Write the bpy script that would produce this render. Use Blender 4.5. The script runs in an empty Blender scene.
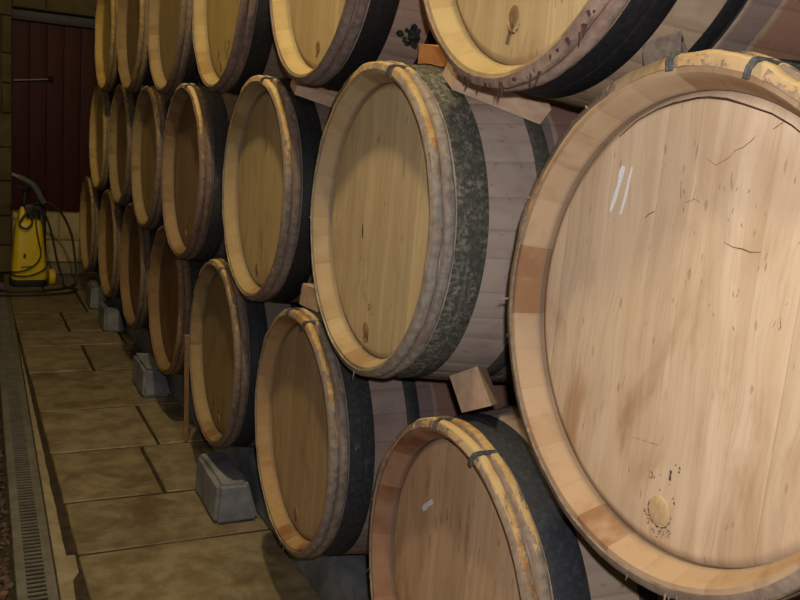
import bpy, bmesh, math, random
from mathutils import Vector, Matrix, noise as mn

PI = math.pi
sc = bpy.context.scene
col = sc.collection

# ------------------------------------------------------------------ camera
YAW, PITCH, ROLL, FPX = 0.48266, 0.19126, 0.08683, 866.14
CAM = Vector((-0.736, 0.0, 0.19775))
F = Vector((math.sin(YAW)*math.cos(PITCH), math.cos(YAW)*math.cos(PITCH), -math.sin(PITCH)))
Rt = Vector((math.cos(YAW), -math.sin(YAW), 0)); Up = Rt.cross(F)
r_ = math.cos(ROLL)*Rt + math.sin(ROLL)*Up
u_ = -math.sin(ROLL)*Rt + math.cos(ROLL)*Up
cd = bpy.data.cameras.new('camera'); cam = bpy.data.objects.new('camera', cd); col.objects.link(cam)
m = Matrix((r_, u_, -F)).transposed().to_4x4(); m.translation = CAM
cam.matrix_world = m
cd.sensor_fit = 'HORIZONTAL'; cd.sensor_width = 36.0; cd.lens = FPX*36.0/800.0
cd.clip_start = 0.02
sc.camera = cam

FLOOR = -1.08

# ------------------------------------------------------------------ helpers
def tag(o, label=None, cat=None, group=None, kind=None):
    if label: o['label'] = label
    if cat: o['category'] = cat
    if group: o['group'] = group
    if kind: o['kind'] = kind
    return o

def empty(name, loc, rotz=0.0):
    o = bpy.data.objects.new(name, None); col.objects.link(o)
    o.location = loc; o.rotation_euler = (0, 0, rotz); o.empty_display_size = 0.05
    return o

class MB:
    """collects vertices/faces (with one material slot index and one colour per face) for ONE mesh"""
    def __init__(s): s.v = []; s.f = []; s.mi = []; s.c = []
    def add(s, verts, faces, mi=0, c=(0.5, 0.5, 0.5, 1)):
        b = len(s.v); s.v += [tuple(q) for q in verts]
        for k, f in enumerate(faces):
            s.f.append(tuple(i+b for i in f)); s.mi.append(mi)
            s.c.append(c[k] if isinstance(c, list) else c)
    def box(s, x0, x1, y0, y1, z0, z1, bev=0.0, c=(0.5, 0.5, 0.5, 1), mi=0, jit=0.0, rnd=None):
        b = min(bev, (x1-x0)*.45, (y1-y0)*.45, (z1-z0)*.45)
        if b <= 0:
            vs = [(x, y, z) for z in (z0, z1) for y in (y0, y1) for x in (x0, x1)]
            fs = [(0, 2, 3, 1), (4, 5, 7, 6), (0, 1, 5, 4), (2, 6, 7, 3), (0, 4, 6, 2), (1, 3, 7, 5)]
            s.add(vs, fs, mi, c); return
        bm = bmesh.new(); bmesh.ops.create_cube(bm, size=1)
        for v in bm.verts: v.co = Vector((x0+(v.co.x+.5)*(x1-x0), y0+(v.co.y+.5)*(y1-y0), z0+(v.co.z+.5)*(z1-z0)))
        bmesh.ops.bevel(bm, geom=list(bm.edges), offset=b, segments=2, affect='EDGES', profile=.6)
        if jit and rnd:
            for v in bm.verts: v.co += Vector((rnd.uniform(-jit, jit), rnd.uniform(-jit, jit), rnd.uniform(-jit, jit)))
        s.bm(bm, mi, c); bm.free()
    def bm(s, bm, mi=0, c=(0.5, 0.5, 0.5, 1)):
        bm.verts.index_update()
        s.add([v.co[:] for v in bm.verts], [[v.index for v in f.verts] for f in bm.faces], mi, c)
    def tube(s, pts, r, n=8, closed=False, c=(0.5, 0.5, 0.5, 1), mi=0, taper=None):
        pts = [Vector(p) for p in pts]; N = len(pts); rings = []
        up = Vector((0.13, 0.31, 0.94))
        prev = None
        for i, p in enumerate(pts):
            a = pts[(i-1) % N] if (closed or i > 0) else p
            b = pts[(i+1) % N] if (closed or i < N-1) else p
            t = (b-a).normalized()
            if prev is None:
                n1 = t.cross(up).normalized()
            else:
                n1 = (prev - t*prev.dot(t)).normalized()
            prev = n1; n2 = t.cross(n1)
            rr = r if taper is None else r*taper[i]
            rings.append([p + rr*(math.cos(2*PI*k/n)*n1 + math.sin(2*PI*k/n)*n2) for k in range(n)])
        vs = [q for R in rings for q in R]; fs = []
        M = N if closed else N-1
        for i in range(M):
            for k in range(n):
                a = i*n+k; b = i*n+(k+1) % n; j = (i+1) % N
                fs.append((a, b, j*n+(k+1) % n, j*n+k))
        if not closed:
            fs.append(tuple(range(n))[::-1]); fs.append(tuple((N-1)*n+k for k in range(n)))
        s.add(vs, fs, mi, c)
    def build(s, name, mats, parent=None, smooth=True, sharp=35, loc=None, color=None):
        me = bpy.data.meshes.new(name); me.from_pydata(s.v, [], s.f)
        if not isinstance(mats, (list, tuple)): mats = [mats]
        for mt in mats: me.materials.append(mt)
        me.polygons.foreach_set('material_index', s.mi)
        ca = me.color_attributes.new('tone', 'FLOAT_COLOR', 'CORNER')
        data = []
        for k, f in enumerate(s.f): data += list(s.c[k])*len(f)
        ca.data.foreach_set('color', data)
        if smooth:
            me.polygons.foreach_set('use_smooth', [True]*len(s.f))
            me.set_sharp_from_angle(angle=math.radians(sharp))
        me.update()
        o = bpy.data.objects.new(name, me); col.objects.link(o)
        if parent: o.parent = parent
        if loc is not None: o.location = loc
        if color: o.color = color
        return o

# ------------------------------------------------------------------ node helpers
class NT:
    def __init__(s, name):
        s.m = bpy.data.materials.new(name); s.m.use_nodes = True
        s.t = s.m.node_tree; s.t.nodes.clear()
        s.out = s.n('ShaderNodeOutputMaterial'); s.b = s.n('ShaderNodeBsdfPrincipled')
        s.t.links.new(s.b.outputs[0], s.out.inputs[0])
    def n(s, typ, **kw):
        nd = s.t.nodes.new(typ)
        for k, v in kw.items(): setattr(nd, k, v)
        return nd
    def put(s, sock, v):
        if isinstance(v, bpy.types.NodeSocket): s.t.links.new(v, sock)
        elif isinstance(v, (tuple, list)) and sock.type == 'RGBA' and len(v) == 3: sock.default_value = (*v, 1)
        else: sock.default_value = v
    def math(s, op, a, b=None, c=None, clamp=False):
        nd = s.n('ShaderNodeMath', operation=op, use_clamp=clamp)
        s.put(nd.inputs[0], a)
        if b is not None: s.put(nd.inputs[1], b)
        if c is not None: s.put(nd.inputs[2], c)
        return nd.outputs[0]
    def vmath(s, op, a, b=None):
        nd = s.n('ShaderNodeVectorMath', operation=op); s.put(nd.inputs[0], a)
        if b is not None: s.put(nd.inputs[1], b)
        return nd.outputs[0]
    def mix(s, fac, a, b, mode='MIX'):
        nd = s.n('ShaderNodeMix', data_type='RGBA', blend_type=mode)
        s.put(nd.inputs[0], fac); s.put(nd.inputs[6], a); s.put(nd.inputs[7], b)
        return nd.outputs[2]
    def noise(s, vec, scale=5.0, detail=3.0, rough=0.55, dist=0.0):
        nd = s.n('ShaderNodeTexNoise'); s.put(nd.inputs['Vector'], vec)
        nd.inputs['Scale'].default_value = scale; nd.inputs['Detail'].default_value = detail
        nd.inputs['Roughness'].default_value = rough; nd.inputs['Distortion'].default_value = dist
        return nd.outputs['Fac']
    def step(s, v, a, b):
        nd = s.n('ShaderNodeMapRange', interpolation_type='SMOOTHSTEP'); s.put(nd.inputs[0], v)
        s.put(nd.inputs[1], a); s.put(nd.inputs[2], b)
        return nd.outputs[0]
    def scale(s, v, k): return s.vmath('MULTIPLY', v, k)
    def sep(s, v):
        nd = s.n('ShaderNodeSeparateXYZ'); s.put(nd.inputs[0], v); return nd.outputs
    def objco(s, seeded=True):
        tc = s.n('ShaderNodeTexCoord'); P = tc.outputs['Object']
        if not seeded: return P, None
        oi = s.n('ShaderNodeObjectInfo')
        off = s.math('MULTIPLY', oi.outputs['Random'], 37.0)
        return s.vmath('ADD', P, off), oi
    def bump(s, h, strength=0.3, dist=0.002):
        nd = s.n('ShaderNodeBump'); nd.inputs['Strength'].default_value = strength
        nd.inputs['Distance'].default_value = dist; s.put(nd.inputs['Height'], h)
        s.t.links.new(nd.outputs[0], s.b.inputs['Normal'])
    def done(s, c, rough=0.7, spec=0.3, metal=0.0):
        s.put(s.b.inputs['Base Color'], c); s.put(s.b.inputs['Roughness'], rough)
        s.b.inputs['Specular IOR Level'].default_value = spec; s.put(s.b.inputs['Metallic'], metal)
        return s.m

# head boards: vertical grain, tone from the object's own colour, alpha = how stained
def mat_head():
    k = NT('oak_head_boards'); P0, _ = k.objco(False); P, oi = k.objco()
    rnd = oi.outputs['Random']; base = oi.outputs['Color']; stain = oi.outputs['Alpha']
    x, y, z = k.sep(P0)
    wob = k.math('MULTIPLY', k.math('SINE', k.math('ADD', k.math('MULTIPLY', y, 41.0), k.math('MULTIPLY', rnd, 20.0))), 0.22)
    v = k.math('ADD', k.math('MULTIPLY', k.math('ADD', y, k.math('MULTIPLY', rnd, .3)), 1/0.085), wob)
    pid = k.math('FLOOR', v); fr = k.math('FRACT', v)
    wn = k.n('ShaderNodeTexWhiteNoise', noise_dimensions='2D')
    cb = k.n('ShaderNodeCombineXYZ'); k.put(cb.inputs[0], pid); k.put(cb.inputs[1], rnd); k.put(wn.inputs[0], cb.outputs[0])
    tone = wn.outputs['Value']
    seam = k.math('SUBTRACT', 1.0, k.step(k.math('MINIMUM', fr, k.math('SUBTRACT', 1.0, fr)), 0.0, 0.018))
    Pp = k.vmath('ADD', P, k.vmath('SCALE', wn.outputs['Color']))
    gd = k.noise(k.scale(P, (1, 3.0, 1.2)), 3.0, 2.0)
    cb2 = k.n('ShaderNodeCombineXYZ'); k.put(cb2.inputs[1], k.math('ADD', k.math('MULTIPLY', gd, 0.05), k.math('MULTIPLY', tone, 3.0)))
    G = k.vmath('ADD', P, cb2.outputs[0])
    g1 = k.noise(k.scale(G, (30, 44, 1.5)), 1.0, 5.0, 0.62)
    g2 = k.noise(k.scale(G, (40, 230, 9.0)), 1.0, 3.0, 0.6)
    g3 = k.noise(k.scale(G, (9, 16, 1.3)), 1.0, 3.0, 0.5, .6)
    c = k.mix(k.step(g1, .33, .70), k.mix(1.0, base, (0.88, 0.845, 0.80), 'MULTIPLY'), k.mix(1.0, base, (1.05, 1.05, 1.05), 'MULTIPLY'))
    c = k.mix(k.math('MULTIPLY', k.step(g2, .48, .70), .32), c, k.mix(1.0, base, (0.66, 0.56, 0.46), 'MULTIPLY'))
    c = k.mix(k.math('MULTIPLY', k.step(g3, .45, .75), .40), c, k.mix(1.0, base, (0.86, 0.76, 0.62), 'MULTIPLY'))
    tm = k.math('ADD', 0.90, k.math('MULTIPLY', tone, 0.16))
    c = k.vmath('SCALE', c); k.t.nodes[-1].inputs['Scale'].default_value = 1; k.put(c.node.inputs['Scale'], tm)
    # brown blotches, heavier low on the head
    s1 = k.noise(k.scale(P, (6, 9, 4.5)), 1.0, 4.0, 0.6, 0.8)
    low = k.step(z, 0.16, -0.24)
    amt = k.math('MULTIPLY', k.math('MULTIPLY', k.step(s1, .50, .74), k.math('ADD', .35, k.math('MULTIPLY', low, .65))), stain, clamp=True)
    c = k.mix(amt, c, k.mix(1.0, base, (0.50, 0.33, 0.19), 'MULTIPLY'))
    # short dark flecks
    fl = k.noise(k.scale(P, (30, 120, 32)), 1.0, 1.0, 0.4)
    c = k.mix(k.math('MULTIPLY', k.step(fl, .715, .77), .38), c, (0.20, 0.10, 0.05))
    c = k.mix(k.math('MULTIPLY', seam, .16), c, (0.16, 0.09, 0.045))
    # darker and greyer toward the edge joint
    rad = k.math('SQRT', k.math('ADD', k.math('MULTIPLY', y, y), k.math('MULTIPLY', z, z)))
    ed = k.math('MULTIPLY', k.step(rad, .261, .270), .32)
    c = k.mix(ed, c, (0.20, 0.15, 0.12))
    k.bump(k.math('SUBTRACT', k.math('ADD', g1, k.math('MULTIPLY', g2, .5)), k.math('MULTIPLY', seam, 2.0)), .14, .0012)
    return k.done(c, .62, .22)

# inner chime wall + stave end grain; tone attribute r,g = per-stave random
def mat_chime():
    k = NT('oak_chime'); P0, _ = k.objco(False); P, oi = k.objco()
    base = oi.outputs['Color']; stain = oi.outputs['Alpha']
    at = k.n('ShaderNodeVertexColor', layer_name='tone'); a = k.sep(at.outputs['Color'])
    x, y, z = k.sep(P0)
    n1 = k.noise(P, 22.0, 5.0, .65); n2 = k.noise(P, 6.0, 4.0, .6, .5)
    c = k.mix(k.math('MULTIPLY', a[0], .17), base, k.mix(1.0, base, (0.62, 0.50, 0.40), 'MULTIPLY'))
    dk = k.math('MULTIPLY', k.math('MULTIPLY', k.step(a[1], .55, 1.0), k.step(n2, .36, .58)), k.math('MULTIPLY', stain, .8))
    c = k.mix(dk, c, k.mix(1.0, base, (0.42, 0.23, 0.15), 'MULTIPLY'))
    c = k.mix(k.math('MULTIPLY', k.step(n2, .48, .72), k.math('MULTIPLY', stain, .7)), c, k.mix(1.0, base, (0.55, 0.38, 0.22), 'MULTIPLY'))
    c = k.mix(k.math('MULTIPLY', k.step(n1, .5, .75), .35), c, k.mix(1.0, base, (0.58, 0.47, 0.36), 'MULTIPLY'))
    c = k.mix(k.math('MULTIPLY', k.step(x, .028, .034), .45), c, (0.20, 0.165, 0.135))     # grey ring by the croze
    c = k.mix(k.math('MULTIPLY', a[2], .07), c, (0.10, 0.06, 0.035))
    k.bump(n1, .35, .002)
    return k.done(c, .7, .2)

# outside of the staves
def mat_staves():
    k = NT('oak_staves_outside'); P0, _ = k.objco(False); P, oi = k.objco()
    base = oi.outputs['Color']; stain = oi.outputs['Alpha']
    at = k.n('ShaderNodeVertexColor', layer_name='tone'); a = k.sep(at.outputs['Color'])
    x, y, z = k.sep(P0)
    g = k.noise(k.scale(P, (3.0, 45, 45)), 1.0, 4.0, .6); n2 = k.noise(P, 8.0, 5.0, .6, .4); n3 = k.noise(P, 55.0, 3.0, .6)
    c = k.mix(k.math('MULTIPLY', a[0], .22), base, k.mix(1.0, base, (0.72, 0.66, 0.62), 'MULTIPLY'))
    c = k.mix(k.math('MULTIPLY', k.step(g, .4, .7), .4), c, k.mix(1.0, base, (0.66, 0.55, 0.48), 'MULTIPLY'))
    c = k.mix(k.math('MULTIPLY', k.step(n2, .5, .72), .45), c, k.mix(1.0, base, (0.5, 0.42, 0.40), 'MULTIPLY'))
    xx = k.math('ADD', x, k.math('MULTIPLY', k.math('SUBTRACT', n2, .5), .03))
    grey = k.math('MULTIPLY', k.step(xx, .197, .206), k.math('SUBTRACT', 1.0, k.step(xx, .246, .252)))
    c = k.mix(k.math('MULTIPLY', grey, .75), c, (0.145, 0.10, 0.105))
    wine = k.math('MULTIPLY', k.step(xx, .248, .262), k.math('SUBTRACT', 1.0, k.step(xx, .60, .64)))
    c = k.mix(k.math('MULTIPLY', wine, .72), c, k.mix(n2, (0.15, 0.045, 0.035), (0.26, 0.12, 0.08)))
    c = k.mix(k.math('MULTIPLY', k.step(n3, .60, .75), .4), c, (0.055, 0.045, 0.04))
    c = k.mix(k.math('MULTIPLY', a[2], .16), c, (0.03, 0.022, 0.018))
    k.bump(k.math('ADD', g, n3), .3, .002)
    return k.done(c, .75, .2)

# split chestnut hoops: grey-brown bark with peeled yellow/orange patches; alpha = how much is peeled
def mat_hoop():
    k = NT('split_chestnut_hoop'); P0, _ = k.objco(False); P, oi = k.objco()
    base = oi.outputs['Color']; peel = oi.outputs['Alpha']
    at = k.n('ShaderNodeVertexColor', layer_name='tone'); a = k.sep(at.outputs['Color'])
    x, y, z = k.sep(P0)
    n1 = k.noise(k.scale(P, (2.6, 1, 1)), 19.0, 6.0, .70, .6); n2 = k.noise(P, 60.0, 4.0, .65); n3 = k.noise(k.scale(P, (2, 1, 1)), 5.0, 3.0, .5)
    c = k.mix(k.step(n2, .35, .7), base, k.mix(1.0, base, (0.58, 0.55, 0.54), 'MULTIPLY'))
    c = k.mix(k.math('MULTIPLY', k.step(n3, .52, .70), .42), c, (0.13, 0.075, 0.065))
    hi = k.step(z, .05, .30)
    th = k.math('SUBTRACT', k.math('SUBTRACT', .78, k.math('MULTIPLY', peel, .20)), k.math('MULTIPLY', k.math('MULTIPLY', hi, peel), .34))
    th = k.math('SUBTRACT', th, k.math('MULTIPLY', a[1], .16))
    th = k.math('ADD', th, k.math('MULTIPLY', k.step(a[0], .24, .08), .30))
    pm = k.step(n1, th, k.math('ADD', th, .06))
    pc = k.mix(k.step(n2, .35, .65), (0.55, 0.37, 0.15), (0.37, 0.185, 0.07))
    pc = k.mix(k.math('MULTIPLY', hi, k.step(n3, .35, .6)), pc, (0.62, 0.46, 0.23))
    c = k.mix(pm, c, pc)
    c = k.mix(k.math('MULTIPLY', k.step(a[0], .24, .08), .35), c, (0.30, 0.19, 0.15))
    c = k.mix(a[2], c, (0.085, 0.045, 0.045))
    k.bump(k.math('ADD', n2, k.math('MULTIPLY', pm, -.6)), .5, .003)
    return k.done(c, .75, .2)

# black iron hoops; alpha = how mouldy
def mat_iron():
    k = NT('black_iron_hoop'); P, oi = k.objco(); base = oi.outputs['Color']; mould = oi.outputs['Alpha']
    n1 = k.noise(k.scale(P, (1.6, 1, 1)), 26.0, 7.0, .75, .6); n2 = k.noise(P, 110.0, 4.0, .7); n3 = k.noise(k.scale(P, (60, 4, 4)), 1.0, 4.0, .65)
    c = k.mix(k.step(n2, .4, .7), base, k.mix(1.0, base, (1.9, 1.8, 1.75), 'MULTIPLY'))
    th = k.math('SUBTRACT', .74, k.math('MULTIPLY', mould, .34))
    mm = k.math('MULTIPLY', k.step(n1, th, k.math('ADD', th, .22)), k.step(k.math('ADD', n2, k.math('MULTIPLY', mould, .18)), .46, .62))
    mc = k.mix(k.step(n2, .42, .62), (0.075, 0.075, 0.055), (0.27, 0.26, 0.22))
    c = k.mix(k.math('MULTIPLY', mm, .85), c, mc)
    c = k.mix(k.math('MULTIPLY', k.step(n3, .62, .72), .25), c, (0.25, 0.24, 0.24))
    k.bump(k.math('ADD', n2, mm), .3, .0015)
    return k.done(c, k.math('ADD', .58, k.math('MULTIPLY', mould, .3)), .3)

def mat_simple(name, c1, c2, scale=20.0, rough=.7, spec=.25, bump=.3, stretch=(1, 1, 1), bdist=.002, c3=None, s3=4.0):
    k = NT(name); P, oi = k.objco()
    n1 = k.noise(k.scale(P, stretch), scale, 5.0, .62, .2)
    c = k.mix(k.step(n1, .33, .68), c1, c2)
    if c3:
        n3 = k.noise(P, s3, 4.0, .6, .5); c = k.mix(k.math('MULTIPLY', k.step(n3, .50, .70), .8), c, c3)
    at = k.n('ShaderNodeVertexColor', layer_name='tone'); a = k.sep(at.outputs['Color'])
    c2_ = k.vmath('SCALE', c); k.put(c2_.node.inputs['Scale'], k.math('ADD', .5, a[0]))
    if bump: k.bump(n1, bump, bdist)
    return k.done(c2_, rough, spec)

def mat_mark(name, c, alpha, scale=260.0, lo=.42, hi=.55):
    k = NT(name); P, oi = k.objco(); n1 = k.noise(P, scale, 3.0, .7)
    k.put(k.b.inputs['Alpha'], k.math('MULTIPLY', k.step(n1, lo, hi), alpha))
    return k.done(c, .9, .1)

M = dict(
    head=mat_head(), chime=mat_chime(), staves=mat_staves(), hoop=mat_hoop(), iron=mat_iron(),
    binding=mat_simple('willow_binding', (0.045, 0.045, 0.048), (0.12, 0.115, 0.11), 90.0),
    chalk=mat_mark('white_chalk', (0.86, 0.86, 0.88), .95, 330.0, .30, .43),
    burn=mat_mark('burnt_stamp', (0.055, 0.035, 0.03), .85, 300.0, .40, .52),
    crack=mat_simple('dark_crack', (0.04, 0.022, 0.014), (0.09, 0.05, 0.03), 60.0, bump=0),
    smear=mat_mark('faint_smear', (0.22, 0.12, 0.065), .16, 60.0, .2, .7),
    fleck=mat_mark('grain_fleck', (0.26, 0.14, 0.07), .55, 90.0, .1, .4),
    drip=mat_mark('wine_drip', (0.20, 0.12, 0.085), .60, 120.0, .25, .60),
    plug=mat_simple('plug_wood', (0.50, 0.34, 0.18), (0.60, 0.43, 0.25), 40.0, stretch=(1, 3, 1)),
    plugd=mat_simple('plug_wood_dark', (0.24, 0.14, 0.06), (0.36, 0.23, 0.12), 40.0),
    wedge=mat_simple('sawn_wedge_wood', (0.52, 0.35, 0.25), (0.62, 0.45, 0.33), 9.0, stretch=(1, 6, 6)),
    wedge_o=mat_simple('orange_wedge_wood', (0.42, 0.17, 0.06), (0.50, 0.23, 0.09), 24.0),
    wedge_g=mat_simple('grey_wedge_wood', (0.20, 0.15, 0.12), (0.30, 0.23, 0.19), 14.0, stretch=(1, 6, 6)),
    lath=mat_simple('lath_wood', (0.30, 0.17, 0.08), (0.42, 0.26, 0.13), 14.0, stretch=(6, 6, 1)),
    fluff=mat_simple('mould_fluff', (0.008, 0.010, 0.009), (0.035, 0.04, 0.036), 120.0),
    concrete=mat_simple('blue_grey_concrete', (0.185, 0.195, 0.225), (0.28, 0.29, 0.325), 14.0, .85, .2, .35, c3=(0.13, 0.137, 0.155)),
    slab=mat_simple('stone_slab', (0.175, 0.135, 0.082), (0.285, 0.235, 0.155), 12.0, .55, .4, .5, c3=(0.115, 0.082, 0.045), s3=5.0, bdist=.006),
    mortar=mat_simple('floor_joint_dirt', (0.03, 0.022, 0.014), (0.06, 0.045, 0.03), 30.0),
    kerb=mat_simple('cement_strip', (0.24, 0.20, 0.135), (0.34, 0.29, 0.20), 16.0, .7, .3, .4, bdist=.004),
    drain=mat_simple('galvanised_drain', (0.13, 0.125, 0.11), (0.20, 0.19, 0.17), 20.0, .42, .5, .2),
    drain_in=mat_simple('drain_dark', (0.03, 0.03, 0.032), (0.06, 0.06, 0.06), 20.0, .6, .3),
    gravel=mat_simple('gravel', (0.035, 0.022, 0.018), (0.12, 0.08, 0.065), 40.0, .7, .3),
    wall=mat_simple('cellar_masonry', (0.10, 0.078, 0.038), (0.16, 0.128, 0.066), 5.0, .85, .2, .6, bdist=.02, c3=(0.10, 0.08, 0.045), s3=2.0),
    stone=mat_simple('plinth_stone', (0.46, 0.37, 0.19), (0.62, 0.51, 0.28), 6.0, .8, .2, .5, bdist=.01, c3=(0.34, 0.25, 0.11), s3=4.0),
    door=mat_simple('dark_red_door', (0.040, 0.007, 0.008), (0.060, 0.011, 0.011), 4.0, .6, .25, .2, stretch=(8, 8, 1)),
    black=mat_simple('black_paint', (0.012, 0.012, 0.013), (0.022, 0.022, 0.024), 30.0, .5, .4, .1),
    steel=mat_simple('dull_steel', (0.22, 0.20, 0.18), (0.34, 0.32, 0.29), 50.0, .4, .5, .1),
    yellow=mat_simple('yellow_plastic', (0.80, 0.58, 0.015), (0.88, 0.66, 0.02), 9.0, .38, .5, .05),
    plastic=mat_simple('black_plastic', (0.016, 0.016, 0.018), (0.03, 0.03, 0.033), 40.0, .45, .4, .1),
    rubber=mat_simple('hose_rubber', (0.02, 0.018, 0.017), (0.04, 0.035, 0.03), 60.0, .5, .4, .1),
    grey_plastic=mat_simple('grey_plastic', (0.10, 0.10, 0.105), (0.16, 0.16, 0.165), 30.0, .45, .4, .1),
    label=mat_simple('label_print', (0.05, 0.05, 0.05), (0.10, 0.09, 0.06), 60.0, .5, .3, 0),
    white=mat_simple('white_cord', (0.65, 0.64, 0.62), (0.75, 0.74, 0.72), 60.0, .7, .2, 0),
)

# ------------------------------------------------------------------ barrels
LEN = 0.88
R_BELLY, R_END = 0.337, 0.2985
def prof(x):
    t = (x-LEN/2)/(LEN/2)
    return R_BELLY - (R_BELLY-R_END)*t*t

HEAD_X, HEAD_R = 0.036, 0.2725

def polar(x, r, a):          # a measured from +z toward +y (camera-right is -y on the near side)
    return (x, r*math.sin(a), r*math.cos(a))

def staves_mesh(rnd):
    N = rnd.randint(30, 34)
    w = [rnd.uniform(.7, 1.35) for _ in range(N)]; S = sum(w); a = rnd.uniform(0, 6.28)
    cols = []                # (angle, groove)
    tones = []
    for i in range(N):
        wi = w[i]/S*2*PI; t = (rnd.random(), rnd.random())
        for fr, gz in ((0, 1), (.035, 0), (.35, 0), (.66, 0), (.965, 0)):
            cols.append((a+wi*fr, gz)); tones.append((t, 1.0 if fr in (0, .965) else 0.0))
        a += wi
    n = len(cols)
    mb = MB()
    # outside rings
    xs = [0.0015, .02, .05, .08, .11, .15, .19, .23, .28, .34, .40, .46, .52, .60, .70, .80, LEN]
    rings = [[(x, (prof(x)-.0006*g)) for (_, g) in cols] for x in xs]
    def ring_verts(ring): return [polar(x, r, cols[j][0]) for j, (x, r) in enumerate(ring)]
    def strip(rl, mi):
        vs = [q for R in rl for q in ring_verts(R)]; fs = []; cs = []
        for i in range(len(rl)-1):
            for j in range(n):
                k = (j+1) % n
                fs.append((i*n+j, i*n+k, (i+1)*n+k, (i+1)*n+j))
                cs.append((tones[j][0][0], tones[j][0][1], tones[j][1], 1))
        mb.add(vs, fs, mi, cs)
    strip(rings, 0)
    inner = [(0.0015, R_END), (0.0, R_END-.002), (0.0, .2905), (0.0015, .289), (.012, .2845), (.022, .2800), (.031, .2765), (.0335, .2748), (.039, .2755), (.046, .2755)]
    strip([[(x+.0003*g, r) for (_, g) in cols] for (x, r) in inner[::-1]][::-1], 1)
    # closed far end
    b = len(mb.v)
    mb.add([polar(LEN, prof(LEN)-.0014*g, a_) for (a_, g) in cols], [tuple(range(n))], 0, (.5, .5, 0, 1))
    return mb

def head_mesh(rnd):
    mb = MB(); n = 120
    rr = [(.0445, .2752), (.0400, HEAD_R), (HEAD_X+.0008, .2640), (HEAD_X, .2600), (HEAD_X, .22), (HEAD_X, .14), (HEAD_X, .06)]
    vs = [polar(x, r, 2*PI*j/n) for (x, r) in rr for j in range(n)]; fs = []
    for i in range(len(rr)-1):
        for j in range(n):
            k = (j+1) % n; fs.append((i*n+j, (i+1)*n+j, (i+1)*n+k, i*n+k))
    vs.append((HEAD_X, 0, 0)); c = len(vs)-1
    i = len(rr)-1
    for j in range(n): fs.append((i*n+j, c, i*n+(j+1) % n))
    mb.add(vs, [f[::-1] for f in fs], 0, (.5, .5, 0, 1))
    return mb

def stroke(mb, pts, w, mi, x=HEAD_X-.0004, ends=.4, rnd=None):
    """a thin painted/burnt/cracked stroke lying on the head; pts are (y,z)"""
    P = [Vector((0, *p)) for p in pts]; L = []; Rr = []
    N = len(P)
    for i, p in enumerate(P):
        t = (P[min(i+1, N-1)]-P[max(i-1, 0)]).normalized(); nn = Vector((0, -t.z, t.y))
        ww = w*.5*(ends+(1-ends)*math.sin(PI*(i+.5)/N))
        if rnd: ww *= rnd.uniform(.7, 1.3)
        L.append((x, *(p+nn*ww)[1:])); Rr.append((x, *(p-nn*ww)[1:]))
    vs = L+Rr; fs = [(i, i+1, N+i+1, N+i) for i in range(N-1)]
    mb.add(vs, fs, mi, (.5, .5, 0, 1))

def arc(cy, cz, ry, rz, a0, a1, n=14):
    return [(cy+ry*math.cos(a0+(a1-a0)*i/(n-1)), cz+rz*math.sin(a0+(a1-a0)*i/(n-1))) for i in range(n)]

def hoop_mesh(rnd, x0, x1, rin, thick, lap=None, splinters=0, seed=0.0, frange=None, dark=0.0):
    """one half-round split-wood hoop around the staves"""
    mb = MB(); n = 150; m = 10
    w = x1-x0; vs = []; cs = []
    for j in range(n):
        a = 2*PI*j/n; d = Vector((math.cos(a), math.sin(a), seed))
        th = thick*(1+.20*mn.noise(d*3.1)+.14*mn.noise(d*9.0)); sx = .0022*mn.noise(d*4.0+Vector((5, 0, 0)))
        ww = w*(1+.10*mn.noise(d*5.0+Vector((0, 9, 0))))
        an = (a+PI) % (2*PI)-PI
        if lap and lap[0] < an < lap[1]: th *= 1.22
        for i in range(m):
            u = i/(m-1)
            h = th*math.pow(max(0.0, 1-abs(2*u-1)**(3.6 if u < .5 else 2.6)), .5)
            rg = .0011*mn.noise(Vector((math.cos(a)*14, math.sin(a)*14, u*4+seed)))
            vs.append(polar((x0+x1)/2+sx+(u-.5)*ww, rin+h+rg, a))
    fs = []
    for j in range(n):
        k = (j+1) % n; a = (2*PI*(j+.5)/n+PI) % (2*PI)-PI
        lp = 1.0 if lap and lap[0] < a < lap[1] else 0.0
        for i in range(m-1):
            fs.append((j*m+i, j*m+i+1, k*m+i+1, k*m+i)); cs.append(((i+.5)/(m-1), lp, 0, 1))
        fs.append((j*m, k*m, k*m+m-1, j*m+m-1)); cs.append((.5, 0, 0, 1))
    mb.add(vs, fs, 0, cs)
    for _ in range(splinters):           # torn bark fibres
        a = rnd.uniform(*(frange or (0, 2*PI))); L = rnd.choice((.002, .003, .004, .006, .014)) * rnd.uniform(.5, 1.2)
        p = Vector(polar(x0+rnd.uniform(0, .5)*w, rin+thick*.75, a))
        rad = Vector(polar(0, 1, a)); tan = Vector(polar(0, 1, a+PI/2))
        d = (rad*rnd.uniform(.2, .9)+tan*rnd.uniform(-1, 1)+Vector((rnd.uniform(-.5, .1), 0, 0))+Vector((0, 0, -.5))).normalized()
        q = p+d*L*.5+Vector((0, 0, -.12*L)); e = p+d*L+Vector((0, 0, -.45*L))
        mb.tube([p-rad*.003, q, e], rnd.uniform(.0005, .0016)*(1+1.4*dark), 5, taper=[1.3, .8, .2], c=(.5, .0, dark, 1))
    return mb

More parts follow.
